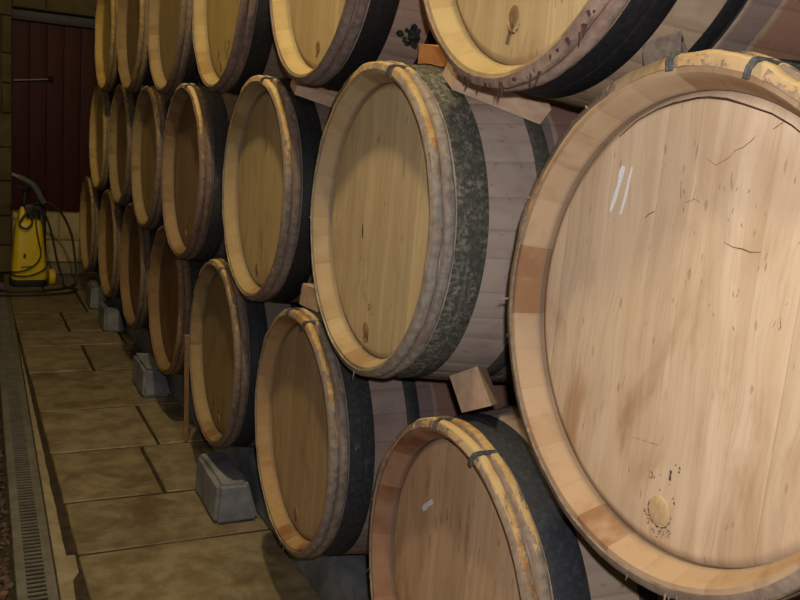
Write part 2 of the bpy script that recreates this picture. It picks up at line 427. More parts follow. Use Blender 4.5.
def binding_mesh(rnd, a, x0, x1, rin, rout):
    """withy wrapped a few turns around the hoops"""
    mb = MB()
    for t in range(2):
        aa = a+(t-.5)*.014+rnd.uniform(-.003, .003); pts = []
        xa, xb = x0-.0035, x1+.0025; skew = rnd.uniform(-.02, .02)
        pr = [(xa, rin-.004), (xa-.001, (rin+rout)/2), (xa+.003, rout+.0005)]
        nx = 6
        for i in range(1, nx): pr.append((xa+(xb-xa)*i/nx, rout+.0022))
        pr += [(xb-.003, rout+.0005), (xb, (rin+rout)/2), (xb, rin-.004)]
        for (x, r) in pr: pts.append(polar(x, r, aa+skew*(x-x0)/(x1-x0)))
        mb.tube(pts, .0025, 7, c=(.4+.2*rnd.random(), 0, 0, 1))
    return mb

def band_mesh(x0, x1, rnd, lift=.0016, seam=True, rivet=None):
    mb = MB(); n = 128; w = x1-x0; sec = []
    sec = [(x0, -.002), (x0, lift-.0006), (x0+.0008, lift)]
    if seam:
        xm = x0+w*.52
        sec += [(xm-.0016, lift), (xm-.0006, lift+.0014), (xm+.0006, lift+.0014), (xm+.0016, lift+.0003)]
    sec += [(x1-.0008, lift), (x1, lift-.0006), (x1, -.002)]
    m = len(sec)
    vs = []
    for j in range(n):
        a = 2*PI*j/n; d = Vector((math.cos(a), math.sin(a), x0*9))
        wob = .0012*mn.noise(d*2.5)
        for (x, h) in sec: vs.append(polar(x+wob, prof(x)+h, a))
    fs = []
    for j in range(n):
        k = (j+1) % n
        for i in range(m-1): fs.append((j*m+i, j*m+i+1, k*m+i+1, k*m+i))
    mb.add(vs, fs)
    if rivet is not None:
        for xr in (x0+w*.28, x0+w*.75):
            bm = bmesh.new(); bmesh.ops.create_uvsphere(bm, u_segments=10, v_segments=6, radius=.006)
            c = Vector(polar(xr, prof(xr)+lift, rivet)); rad = Vector(polar(0, 1, rivet))
            for v in bm.verts: v.co = c+v.co-rad*(v.co.dot(rad))*.55
            mb.bm(bm); bm.free()
    return mb

D = math.radians
# name of row, x, y, z (centre of the front rim), style
BARRELS = [
 dict(k='M0', p=(-0.0127, 0.7350, -0.0010), head=(.70, .53, .372, .75), chime=(.48, .335, .21, .9), st=(.30, .235, .185), iron=(.035, .038, .036, .8), hoop=(.32, .255, .20, 1.0), w=(.185, .217),
      lap=(-20, 30), bind=(-16, 6,), spl=70, label='largest pale oak barrel at the right edge, head with two white chalk strokes'),
 dict(k='M1', p=(-0.0122, 1.5712, 0.0151), head=(0.684, 0.5415, 0.3363, 0.4), chime=(0.4752, 0.3618, 0.216, 0.5), st=(0.4375, 0.3562, 0.3125), iron=(.065, .065, .055, 1.0), hoop=(0.3888, 0.3456, 0.2916, 0.85), w=(.198, .230),
      lap=(-25, 45), bind=(-16,), spl=26, label='barrel left of the largest one, its wide iron hoop covered in grey-green mould'),
 dict(k='M2', p=(-0.0003, 2.3592, 0.0027), head=(0.594, 0.462, 0.2585, 0.5), chime=(.40, .30, .165, .6), st=(.24, .19, .165), iron=(.012, .013, .016, .15), hoop=(.30, .25, .20, 1.0), w=(.185, .217),
      lap=(-20, 30), bind=(-13,), spl=20, label='middle-row barrel with yellow peeled hoop, third from the right in its row'),
 dict(k='M3', p=(-0.0202, 3.1470, -0.0130), head=(.30, .205, .115, .8), chime=(.30, .205, .115, .6), st=(.20, .15, .125), iron=(.03, .03, .033, .4), hoop=(.24, .17, .14, .9), w=(.185, .217),
      lap=(-20, 20), bind=(-12,), spl=14, label='middle-row barrel with reddish brown peeling hoop, fourth from the right'),
 dict(k='M4', p=(0.0031, 3.9542, -0.0125), head=(.36, .26, .13, .7), chime=(.32, .23, .118, .6), st=(.20, .16, .13), iron=(.028, .028, .03, .3), hoop=(.24, .19, .15, .8), w=(.185, .217),
      bind=(-12, 10), spl=10, label='middle-row barrel with dark brown head, third from the far left end'),
 dict(k='M5', p=(0.0203, 4.7515, 0.0010), head=(.30, .21, .10, .8), chime=(.33, .235, .11, .6), st=(.18, .14, .115), iron=(.025, .025, .028, .3), hoop=(.25, .20, .15, .7), w=(.185, .217),
      bind=(-10,), spl=0, label='narrow-looking middle-row barrel, second from the far left end of its row'),
 dict(k='M6', p=(0.0227, 5.5519, 0.0061), head=(.62, .45, .15, .4), chime=(.58, .42, .15, .4), st=(.18, .14, .115), iron=(.02, .02, .022, .3), hoop=(.45, .34, .17, 1.0), w=(.185, .217),
      bind=(-10,), spl=0, label='farthest middle-row barrel, a yellow sliver beside the dark red door'),
 dict(k='B0', p=(-0.0019, 1.1715, -0.5908), head=(0.621, 0.4255, 0.2818, 0.8), chime=(.36, .205, .13, .95), st=(0.324, 0.252, 0.204), iron=(.020, .022, .029, .45), hoop=(.34, .275, .215, .85), w=(.182, .214),
      lap=(-20, 28), bind=(10, -16,), spl=44, label='bottom-row barrel cut by the lower photo edge, orange double hoop tied twice'),
 dict(k='B1', p=(0.0115, 1.9736, -0.5729), head=(0.5152, 0.3752, 0.224, 0.75), chime=(.42, .275, .14, .9), st=(0.3, 0.2313, 0.2063), iron=(.024, .025, .030, .55), hoop=(.33, .28, .23, .85), w=(.182, .214),
      lap=(-18, 24), bind=(9, -14,), spl=26, label='bottom-row barrel with honey brown head, second from the right, grey rail under it'),
 dict(k='B2', p=(0.0153, 2.7574, -0.5789), head=(.36, .265, .14, .7), chime=(.33, .24, .125, .9), st=(.20, .16, .145), iron=(.016, .018, .026, .2), hoop=(.26, .205, .16, .7), w=(.182, .214),
      lap=(-25, 12), bind=(-15,), spl=18, label='bottom-row barrel directly above the nearest concrete block'),
 dict(k='B3', p=(0.0246, 3.5571, -0.5661), head=(.24, .15, .075, .8), chime=(.25, .158, .078, .8), st=(.19, .145, .125), iron=(.02, .02, .024, .2), hoop=(.30, .19, .11, .6), w=(.182, .214),
      bind=(-8,), spl=8, label='dark reddish brown bottom-row barrel with thin wooden lath at its right edge'),
 dict(k='B4', p=(0.0294, 4.3583, -0.5636), head=(.22, .14, .07, .8), chime=(.25, .16, .076, .7), st=(.17, .13, .11), iron=(.02, .02, .023, .2), hoop=(.24, .18, .13, .6), w=(.182, .214),
      bind=(-8,), spl=0, label='dark brown bottom-row barrel, third from the far left end'),
 dict(k='B5', p=(0.0319, 5.1559, -0.5781), head=(.34, .21, .085, .7), chime=(.34, .215, .085, .5), st=(.17, .13, .11), iron=(.02, .02, .023, .2), hoop=(.28, .21, .13, .7), w=(.182, .214),
      bind=(-8,), spl=0, label='bottom-row barrel second from the far left end, narrow with orange lower head'),
 dict(k='B6', p=(0.0214, 5.9574, -0.5706), head=(.46, .30, .12, .6), chime=(.46, .31, .13, .5), st=(.17, .13, .11), iron=(.02, .02, .023, .2), hoop=(.30, .22, .13, .8), w=(.182, .214),
      bind=(-8,), spl=0, label='farthest bottom-row barrel, beside the pale stone plinth'),
 dict(k='T0', p=(-0.0372, 1.1000, 0.5819), head=(.68, .53, .31, .45), chime=(.52, .40, .21, .55), st=(.42, .315, .22), iron=(.010, .010, .012, .10), hoop=(.44, .32, .24, .45), w=(.168, .196),
      bind=(), spl=46, fr=(D(150), D(260)), label='top-row barrel above the largest one, ragged purple-brown lower hoop, glossy black band'),
 dict(k='T1', p=(-0.0315, 1.9195, 0.5960), head=(.72, .56, .31, .45), chime=(.50, .38, .19, .5), st=(0.36, 0.258, 0.21), iron=(.010, .010, .012, .12), hoop=(.27, .21, .19, .45), w=(.182, .214),
      bind=(), spl=24, label='golden top-row barrel with brown drip under its plug, second from the right'),
 dict(k='T2', p=(-0.0313, 2.7099, 0.5800), head=(.56, .42, .17, .7), chime=(.44, .33, .155, .6), st=(.22, .17, .145), iron=(.012, .012, .014, .12), hoop=(.26, .19, .16, .5), w=(.182, .214),
      bind=(), spl=12, label='top-row barrel third from the right, olive yellow head with brown smears low down'),
 dict(k='T3', p=(-0.0218, 3.5038, 0.5741), head=(.38, .28, .14, .5), chime=(.34, .25, .125, .5), st=(.20, .16, .13), iron=(.02, .02, .023, .2), hoop=(.26, .20, .15, .7), w=(.182, .214),
      bind=(), spl=0, label='dull brown top-row barrel, fourth from the right'),
 dict(k='T4', p=(-0.0170, 4.3040, 0.5815), head=(.26, .18, .10, .7), chime=(.30, .21, .10, .5), st=(.18, .14, .12), iron=(.02, .02, .023, .2), hoop=(.40, .29, .14, .8), w=(.182, .214),
      bind=(), spl=0, label='dark top-row barrel with yellow rim, second from the far left end'),
 dict(k='T5', p=(-0.0135, 5.1043, 0.5866), head=(.66, .48, .16, .3), chime=(.56, .40, .13, .5), st=(.18, .14, .12), iron=(.02, .02, .023, .2), hoop=(.42, .31, .14, .8), w=(.182, .214),
      bind=(), spl=0, label='farthest top-row barrel, bright yellow sliver at upper left'),
]

# centre of the wooden tap plug on each head (y, z), radius, material
PLUGS = {'M0': (-.011, -.226, .0165, 'plug'), 'M1': (.022, -.226, .014, 'plugd'), 'M2': (.016, -.226, .014, 'plugd'), 'M3': (.02, -.226, .014, 'plugd'),
         'B0': (.012, -.228, .015, 'plugd'), 'B1': (.004, -.226, .014, 'plugd'), 'B2': (-.01, -.228, .014, 'plugd'),
         'T0': (.022, -.202, .013, 'plugd'), 'T1': (.002, -.225, .013, 'plugd'), 'T2': (.030, -.230, .014, 'plugd')}

def head_marks(K, hm, rnd):
    """chalk strokes, burnt stamps, cracks and drips lying on the head's face (slots: 1 chalk, 2 burn, 3 crack, 4 drip)"""
    S = lambda pts, w, mi, e=.4: stroke(hm, pts, w, mi, ends=e, rnd=rnd)
    if K == 'M0':
        S([(.1345, .180), (.137, .1708), (.1394, .154), (.1438, .1369), (.1484, .1208)], .0080, 1, .7)
        S([(.1184, .1811), (.1207, .1646), (.1236, .1416), (.1286, .1193)], .0036, 1, .6)
        S([(.0826, .1199), (.0767, .1256), (.0672, .1304)], .0016, 3)
        S([(-.046, .1095), (-.0604, .1059), (-.0742, .1059), (-.084, .1042), (-.0981, .1064)], .0011, 3)
        S([(-.0396, .2087), (-.0524, .2137), (-.064, .2227), (-.067, .2271)], .0008, 3); S([(-.0875, .234), (-.0985, .2415)], .0009, 3)
        S([(-.004, .198), (-.018, .192), (-.034, .201), (-.045, .211)], .0008, 5)
        S([(.019, .146), (.006, .152), (-.002, .149)], .0009, 5); S([(.031, .170), (.028, .150)], .0011, 5)
        for _ in range(34):
            y = rnd.uniform(-.16, .03); z = rnd.uniform(.02, .20); L = rnd.uniform(.003, .009); d = rnd.uniform(-.003, .003)
            S([(y, z), (y+d*.5, z-L*.5), (y+d, z-L)], rnd.uniform(.0007, .0014), 5, .1)
        # open joint along the head's upper edge
        S([(.150, .2165), (.1202, .2375), (.0878, .2515), (.0625, .259), (.0254, .2655), (.0075, .2665), (-.0194, .2645), (-.0455, .2590), (-.083, .2500), (-.11, .239), (-.14, .222)], .0026, 3, .3)
        # arc of small burnt letters over the plug, and the scorched wreath round its lower half
        S(arc(.0103, -.1885, .0032, .0040, .9, 5.4, 9), .0016, 2, .8); S([(.0040, -.1875), (.0034, -.1905)], .0017, 2, .8)
        S([(-.0050, -.1750), (-.0055, -.1835)], .0012, 2, .8)
        S([(-.0211, -.1700), (-.0213, -.1830)], .0034, 2, .9); S([(-.0212, -.187), (-.0213, -.189)], .0014, 2, .9)
        S([(-.0338, -.1610), (-.0337, -.1685)], .0034, 2, .9); S([(-.0265, -.160), (-.0275, -.1625)], .0014, 2, .9)
        S([(-.0303, -.2010), (-.0316, -.2035)], .0024, 2, .9); S([(-.0330, -.2055), (-.0340, -.2085)], .0024, 2, .9)
        S([(-.006, -.2), (-.010, -.201)], .0010, 2)
        S(arc(-.0125, -.2265, .0195, .0200, PI*.98, PI*2.12, 18), .0022, 2, .5)
        for _ in range(26):
            t = rnd.uniform(PI*1.22, PI*1.93); q = rnd.uniform(.020, .030)
            cy, cz = -.0145+q*math.cos(t), -.2285+q*math.sin(t)
            S(arc(cy, cz, .0022, .0022, rnd.uniform(0, 3), rnd.uniform(3.4, 6.0), 7), .0010, 2, .7)
        S([(.0569, -.1548), (.0301, -.1516), (.0041, -.1478), (-.0014, -.1349)], .0009, 4)
    if K == 'M1':
        S([(.1336, .1580), (.1386, .1430), (.1447, .1043)], .0030, 1)
        S([(.0815, -.0147), (.079, -.03), (.0762, -.0432)], .0050, 3)
        S(arc(.0162, -.1787, .0055, .0065, .6, 5.6, 11), .0028, 2, .8); S([(.019, -.177), (.0145, -.181)], .0030, 2, .8)
        S([(.006, -.170), (.001, -.176), (-.003, -.1745)], .0022, 2, .7); S([(.0, -.190), (-.0055, -.1865), (-.006, -.193)], .0024, 2, .7)
        S([(.046, -.150), (.040, -.160), (.030, -.168)], .0030, 4); S([(.072, -.10), (.075, -.13), (.062, -.155)], .0012, 4)
        S([(.0225, -.228), (.0205, -.243), (.016, -.2545)], .022, 4, .6)
    if K == 'M2':
        S([(.155, .172), (.161, .150), (.1699, .1278)], .0030, 1); S([(.02, -.18), (.016, -.188)], .004, 2); S([(.010, -.185), (.006, -.194)], .0035, 2)
        S([(.016, -.228), (.013, -.25)], .014, 4, .6)
    if K == 'B1':
        S([(.1143, .1425), (.1260, .1260), (.1382, .1027)], .0026, 1); S([(.004, -.23), (.001, -.252)], .016, 4, .6)
    if K == 'B0':
        S([(.1502, .0960), (.1400, .1045), (.1308, .1135), (.1119, .1290)], .0110, 1, .7)
        for _ in range(16):
            y = rnd.uniform(-.05, .14); z = rnd.uniform(.06, .22); L = rnd.uniform(.02, .06)
            S([(y, z), (y-.002, z-L*.5), (y-.004, z-L)], rnd.uniform(.008, .016), 6, .1)
    if K == 'T0':
        S([(.0215, -.200), (.024, -.215), (.034, -.2433)], .012, 4, .8); S(arc(.021, -.210, .018, .018, PI*1.1, PI*1.9, 10), .0030, 2, .5)
    if K == 'T1':
        S([(.002, -.225), (.006, -.236), (.009, -.250)], .014, 4, .7); S([(.004, -.23), (.008, -.246)], .006, 2, .5)
    if K in ('T2', 'M3', 'B2'):
        for _ in range(7):
            y = rnd.uniform(-.06, .08); z = rnd.uniform(-.22, -.14); L = rnd.uniform(.015, .04)
            S([(y, z), (y-.003, z-L*.5), (y+.002, z-L)], rnd.uniform(.006, .014), 4, .3)

YAWS = {'*': D(.2), 'M0': D(.4), 'M1': D(1.6), 'M2': D(1.0), 'B0': D(3.0), 'B1': D(1.8), 'B2': D(.7), 'T0': D(1.8), 'T1': D(1.8), 'T2': D(.8)}
roots = {}
def split_chime(mb):
    """staves_mesh -> (outside, chime) meshes"""
    A, B = MB(), MB()
    for T, mi in ((A, 0), (B, 1)):
        used = {}
        for f, m_, c in zip(mb.f, mb.mi, mb.c):
            if m_ != mi: continue
            ff = []
            for v in f:
                if v not in used: used[v] = len(T.v); T.v.append(mb.v[v])
                ff.append(used[v])
            T.f.append(tuple(ff)); T.mi.append(0); T.c.append(c)
    return A, B

for i, b in enumerate(BARRELS):
    rnd = random.Random(100+i*7); K = b['k']
    x, y, z = b['p']
    th = YAWS.get(K, YAWS['*']); off = (-LEN/2, 0, R_BELLY)      # every barrel lies very slightly skewed
    root = empty('wine_barrel', (x+LEN/2*math.cos(th), y-LEN/2*math.sin(th), z-R_BELLY), -th)
    tag(root, b['label'], 'barrel', 'oak wine barrels stacked in three rows'); roots[K] = root
    A, B = split_chime(staves_mesh(rnd))
    A.build('staves', M['staves'], root, loc=off, color=(*b['st'], .5), sharp=30)
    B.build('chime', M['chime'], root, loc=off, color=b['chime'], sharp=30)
    # ---- head with its marks
    hm = head_mesh(rnd); mats = [M['head'], M['chalk'], M['burn'], M['crack'], M['drip'], M['fleck'], M['smear']]
    head_marks(K, hm, rnd)
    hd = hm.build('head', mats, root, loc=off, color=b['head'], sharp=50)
    if K in PLUGS:
        py, pz, pr, pm = PLUGS[K]
        pl = MB(); n = 24
        rr = [(HEAD_X+.002, pr), (HEAD_X-.0014, pr*.97), (HEAD_X-.0022, pr*.85), (HEAD_X-.0026, pr*.4)]
        vs = [(xx, py+q*math.cos(2*PI*j/n), pz+q*1.12*math.sin(2*PI*j/n)) for (xx, q) in rr for j in range(n)]
        fs = [(e*n+j, (e+1)*n+j, (e+1)*n+(j+1) % n, e*n+(j+1) % n) for e in range(3) for j in range(n)] + [tuple(3*n+j for j in range(n))]
        pl.add(vs, fs); pl.build('tap_plug', M[pm], hd, sharp=50)
    # ---- wooden hoops and their bindings
    rin = R_END-.0015
    lap = (D(b['lap'][0]), D(b['lap'][1])) if 'lap' in b else None
    h1 = hoop_mesh(rnd, -.0035, .0205, rin, .0130, lap, b['spl'], i*1.7, b.get('fr'), 1.0 if K == 'T0' else 0.0).build('wooden_hoop', M['hoop'], root, loc=off, color=b['hoop'], sharp=60)
    hc = b['hoop']
    h2 = hoop_mesh(rnd, .0200, .0430, prof(.02)-.0012, .0120, lap, 0, i*1.7+50).build('wooden_hoop', M['hoop'], root, loc=off, color=(hc[0]*.9, hc[1]*.9, hc[2]*.95, hc[3]*(.85 if K == 'B0' else .5)), sharp=60)
    for a in b['bind']:
        binding_mesh(rnd, D(a), -.0035, .0430, rin, rin+.0140).build('hoop_binding', M['binding'], h1)
    # ---- iron hoops
    ir = b['iron']
    band_mesh(.0445, .1020, rnd).build('iron_hoop', M['iron'], root, loc=off, color=ir, sharp=40)
    band_mesh(b['w'][0], b['w'][1], rnd, seam=False).build('iron_hoop', M['iron'], root, loc=off, color=(ir[0]*.9, ir[1]*.9, ir[2]*.9, ir[3]*.4), sharp=40)


# ------------------------------------------------------------------ wedges between the barrels
CENT = {b['k']: Vector(b['p']) for b in BARRELS}
def rad_at(x):
    if x < -.002 or x > LEN: return 0.0
    if x < .054: return .3125
    return prof(x)+(.0035 if x < .107 else .0028)
def push_out(v, gap=.0008, only=None):
    v = Vector(v)
    for _ in range(6):
        for k, c in CENT.items():
            if only and k not in only: continue
            R = rad_at(v.x-c.x)
            d = Vector((0, v.y-c.y+math.tan(YAWS.get(k, YAWS['*']))*(v.x-c.x), v.z-c.z)); L = d.length
            if R and L < R+gap: v += d.normalized()*(R+gap-L)
    return v
def wedge(quad, x0, x1, mat, label, quad2=None, rnd=None, group='wooden wedges between the barrels', name='wooden_wedge', nsub=4):
    """a sawn wedge: cross-section quad (y,z), running along the barrels from x0 to x1, resting on the staves it touches"""
    q2 = quad2 or quad; cy = sum(q[0] for q in quad)/4; cz = sum(q[1] for q in quad)/4
    mb = MB(); vs = []; n = nsub; per = []
    for e in range(4):                       # subdivide each side so it can follow the round staves
        for t in range(n): per.append((e, t/n))
    m = len(per); L = 5
    for i in range(L):
        f = i/(L-1)
        for (e, t) in per:
            a, b = quad[e], quad[(e+1) % 4]; a2, b2 = q2[e], q2[(e+1) % 4]
            y = (a[0]+(b[0]-a[0])*t)*(1-f)+(a2[0]+(b2[0]-a2[0])*t)*f; z = (a[1]+(b[1]-a[1])*t)*(1-f)+(a2[1]+(b2[1]-a2[1])*t)*f
            vs.append(push_out((x0+(x1-x0)*f, y, z)))
    fs = [(i*m+j, i*m+(j+1) % m, (i+1)*m+(j+1) % m, (i+1)*m+j) for i in range(L-1) for j in range(m)]
    fs += [tuple(range(m))[::-1], tuple((L-1)*m+j for j in range(m))]
    o = Vector((x0+(x1-x0)/2, cy, min(v[2] for v in vs)))
    mb.add([Vector(v)-o for v in vs], fs)
    ob = mb.build(name, mat, None, sharp=25, loc=o)
    bpy_fix(ob)
    return tag(ob, label, 'wedge', group)
def bpy_fix(ob):
    bm = bmesh.new(); bm.from_mesh(ob.data); bmesh.ops.recalc_face_normals(bm, faces=bm.faces); bm.to_mesh(ob.data); bm.free()

wedge([(1.246, -.281), (1.156, -.238), (1.213, -.186), (1.300, -.229)], .060, .13, M['wedge'], 'pale square wedge end below and left of the largest barrel, on the orange double-hooped barrel', quad2=[(1.330, -.300), (1.235, -.262), (1.290, -.212), (1.375, -.252)])
wedge([(1.476, .325), (1.585, .322), (1.585, .372), (1.440, .356)], .088, .22, M['wedge_o'], 'small orange wedge on top of the mouldy-hooped barrel', quad2=[(1.476, .335), (1.585, .33), (1.585, .380), (1.440, .372)])
wedge([(.888, .295), (.830, .308), (.834, .348), (.904, .336)], .056, .15, M['wedge_g'], 'grey-brown wedge behind the upper left rim of the largest barrel', quad2=[(.98, .305), (.93, .315), (.934, .356), (.99, .344)])
wedge([(2.10, -.268), (1.965, -.262), (1.965, -.205), (2.085, -.210)], .066, .18, M['wedge'], 'small pale wedge left of the mouldy-hooped barrel, on the honey brown one')
wedge([(2.245, .325), (2.345, .315), (2.345, .362), (2.215, .352)], .10, .22, M['wedge'], 'small pale wedge left of the golden dripping barrel, on the yellow-hooped one')
# long flat slips lying along the shoulder of the barrels, under the upper row
def slip(a, b, w, th, label, k_low, k_up):
    a, b = Vector(a), Vector(b); c = CENT[k_low]
    mb = MB(); vs = []; n = 8
    for i in range(n+1):
        f = i/n; P = a.lerp(b, f)
        rad = Vector((0, P.y-c.y, P.z-c.z)).normalized(); tan = Vector((0, -rad.z, rad.y))
        if tan.y > 0: tan = -tan                         # toward the aisle-near side (-y)
        h = th
        for (s, t) in ((0, 0), (1, 0), (1, 1), (0, 1)):
            vs.append(push_out(P+tan*w*(s-.5)+rad*h*t, .0006))
    fs = [(i*4+j, i*4+(j+1) % 4, i*4+4+(j+1) % 4, i*4+4+j) for i in range(n) for j in range(4)] + [(3, 2, 1, 0), tuple(n*4+j for j in range(4))]
    o = (a+b)/2; mb.add([v-o for v in vs], fs)
    ob = mb.build('wooden_slip', M['wedge'], None, sharp=25, loc=o); bpy_fix(ob)
    return tag(ob, label, 'wedge', 'thin wooden slips under the top row')
slip((.058, 1.405, .292), (.195, 1.316, .250), .050, .040, 'long pale slip wedged under the ragged-hooped top barrel', 'M1', 'T0')
slip((.046, 2.195, .280), (.165, 2.125, .250), .046, .034, 'long pale slip wedged under the golden dripping top barrel', 'M2', 'T1')
# dark fluff of cellar mould on the golden barrel's hidden flank
bm = bmesh.new(); rndf = random.Random(5)
for _ in range(26):
    g = bmesh.ops.create_icosphere(bm, subdivisions=1, radius=rndf.uniform(.004, .009))
    o = Vector((rndf.gauss(0, .008), rndf.gauss(0, .016), rndf.gauss(0, .007)))
    for v in g['verts']: v.co = v.co*rndf.uniform(.7, 1.3)+o
mb = MB(); mb.bm(bm); bm.free()
FL_LOC = Vector((.098, 1.640, .388))
fo = mb.build('mould_fluff', M['fluff'], None, loc=FL_LOC); tag(fo, 'black tuft of cellar mould above the small orange wedge', 'mould')

# ------------------------------------------------------------------ lath leaning by the bottom row
a, b_ = Vector((.070, 3.262, FLOOR+.001)), Vector((.030, 3.150, -.62))
mb = MB(); d = (b_-a).normalized(); s_ = Vector((0, 1, 0)).cross(d).normalized(); t_ = d.cross(s_)
vs = []
for f in (0, .33, .66, 1):
    P = a.lerp(b_, f)-a
    for (i, j) in ((-1, -1), (1, -1), (1, 1), (-1, 1)): vs.append(P+s_*.0085*i+t_*.004*j+Vector((0, 0, .004)))
fs = [(k*4+j, k*4+(j+1) % 4, k*4+4+(j+1) % 4, k*4+4+j) for k in range(3) for j in range(4)]+[(3, 2, 1, 0), (12, 13, 14, 15)]
mb.add(vs, fs); lo = mb.build('wooden_lath', M['lath'], None, sharp=20, loc=a); bpy_fix(lo)
tag(lo, 'thin reddish wooden lath standing on the floor against the bottom row', 'lath')

# ------------------------------------------------------------------ rails and concrete blocks
def slab_obj(name, mat, box, bev, seed, jit=.002, top_shift=None):
    x0, x1, y0, y1, z0, z1 = box; rnd = random.Random(seed); mb = MB()
    bm = bmesh.new(); bmesh.ops.create_cube(bm, size=1)
    for v in bm.verts: v.co = Vector((x0+(v.co.x+.5)*(x1-x0), y0+(v.co.y+.5)*(y1-y0), z0+(v.co.z+.5)*(z1-z0)))
    if top_shift:
        for v in bm.verts:
            if v.co.z > (z0+z1)/2: v.co += Vector(top_shift(v.co))
    bmesh.ops.bevel(bm, geom=list(bm.edges), offset=bev, segments=2, affect='EDGES')
    bmesh.ops.subdivide_edges(bm, edges=[e for e in bm.edges if e.calc_length() > .12], cuts=2, use_grid_fill=True)
    o = Vector(((x0+x1)/2, (y0+y1)/2, z0))
    for v in bm.verts: v.co = v.co-o+Vector((rnd.uniform(-jit, jit), rnd.uniform(-jit, jit), rnd.uniform(-jit, jit) if v.co.z > z0+.01 else 0))
    mb.bm(bm); bm.free()
    return mb.build(name, mat, None, sharp=30, loc=o)
BY = -.919
rail = slab_obj('concrete_rail', M['concrete'], (.145, .30, .70, 6.35, FLOOR, BY-.006), .008, 3, .0012)
tag(rail, 'long blue-grey concrete rail carrying the bottom row of barrels', 'rail')
rb = slab_obj('concrete_rail', M['concrete'], (.60, .74, .70, 6.35, FLOOR, BY-.006), .008, 4, .0012)
tag(rb, 'second concrete rail hidden behind the first, under the barrel backs', 'rail')
for j, (x0, x1, y0, y1, zt, lab) in enumerate([
    (-.012, .136, 2.515, 2.80, -.945, 'nearest blue-grey concrete block on the floor against the rail'),
    (.005, .136, 3.83, 4.12, -.945, 'concrete block second from the camera, beside the floor slabs'),
    (.015, .136, 5.06, 5.32, -.94, 'concrete block third from the camera, with pale top'),
    (.020, .136, 5.66, 5.92, -.935, 'farthest concrete block, under the farthest bottom barrels')]):
    o = slab_obj('concrete_block', M['concrete'], (x0, x1, y0, y1, FLOOR, zt), .012, 20+j, .003,
        top_shift=lambda c: (-.04 if c.x > .06 else .008, .0, 0.0))
    tag(o, lab, 'block', 'concrete blocks along the rail')

# ------------------------------------------------------------------ floor
rnd = random.Random(11); fl = MB()
fl.box(-.50, 1.1, -2.0, 7.3, FLOOR-.06, FLOOR-.0045, mi=1); fl.box(-2.3, -.50, -2.0, 7.3, FLOOR-.06, FLOOR-.012, mi=1)
def cell(x0, x1, y0, y1, mi=0):
    g = .0055; c = rnd.uniform(.42, .60)
    nx = max(2, int((x1-x0)/.07)); ny = max(2, int((y1-y0)/.07)); vs = []; fs = []
    hx, hy = (x1-x0)/2-g, (y1-y0)/2-g; cx, cy = (x0+x1)/2, (y0+y1)/2; tz = rnd.uniform(-.002, .001)
    N, K_ = nx+2, ny+2
    def ax(n, h):
        e = .005; return [-h, -h+e]+[-h+e+(2*h-2*e)*i/(n-1) for i in range(1, n-1)]+[h-e, h]
    X, Y = ax(nx+1, hx), ax(ny+1, hy)
    for j, yy in enumerate(Y):
        for i, xx in enumerate(X):
            edge = i in (0, len(X)-1) or j in (0, len(Y)-1)
            p = Vector((cx+xx, cy+yy, 0))
            w = mn.noise(p*9.0)*.0035
            ex = w if i in (0, 1, len(X)-2, len(X)-1) else 0; ey = mn.noise(p*9.0+Vector((7, 0, 0)))*.0035 if j in (0, 1, len(Y)-2, len(Y)-1) else 0
            z = FLOOR+tz+.0022*mn.noise(p*3.2)+.001*mn.noise(p*17)-(.006 if edge else 0)
            vs.append((p.x+ex, p.y+ey, z))
    n = len(X)
    for j in range(len(Y)-1):
        for i in range(n-1): fs.append((j*n+i, j*n+i+1, (j+1)*n+i+1, (j+1)*n+i))
    fl.add(vs, fs, mi, (c, .5, .5, 1))
XL = -.437
rows = [(-.2, .7, [.3]), (.7, 1.3, [-.1]), (1.3, 1.87, [.25]), (1.87, 2.445, [.34]), (2.445, 2.81, [.25]), (2.81, 3.255, [-.105]), (3.255, 3.74, [-.035]), (3.74, 4.315, [.2]),
        (4.315, 4.81, [-.135]), (4.81, 5.12, [.1]), (5.12, 5.62, [-.16]), (5.62, 6.25, [0.0]), (6.25, 6.9, [-.2])]
for (y0, y1, cuts) in rows:
    xs = [XL]+cuts+[.62, 1.08]
    for x0, x1 in zip(xs, xs[1:]): cell(x0, x1, y0, y1)
# pale cement strip between the drain and the slabs
y = -.2
while y < 6.8:
    L = rnd.uniform(.5, .8); y1 = min(6.85, y+L)
    fl_c = rnd.uniform(.5, .58)
    x0a = -.602+.0213*(y-2.25)+.1025; x0b = -.602+.0213*(y1-2.25)+.1025
    n = 8; vs = []
    for i in range(n+1):
        t = i/n; yy = y+(y1-y)*t; xa = x0a+(x0b-x0a)*t
        for xx in (xa, xa+.006, XL-.004+.006*mn.noise(Vector((0, yy*11, 3))), XL+.003+.006*mn.noise(Vector((0, yy*11, 3)))):
            vs.append((xx, yy, FLOOR+.001*mn.noise(Vector((xx*30, yy*20, 0)))-(.008 if (xx > XL-.006) else 0)))
    fs = [(i*4+j, i*4+j+1, i*4+5+j, i*4+4+j) for i in range(n) for j in range(3)]
    fl.add(vs, fs, 2, (fl_c, .5, .5, 1)); y = y1
fo = fl.build('floor', [M['slab'], M['mortar'], M['kerb']], None, sharp=40); tag(fo, kind='structure')

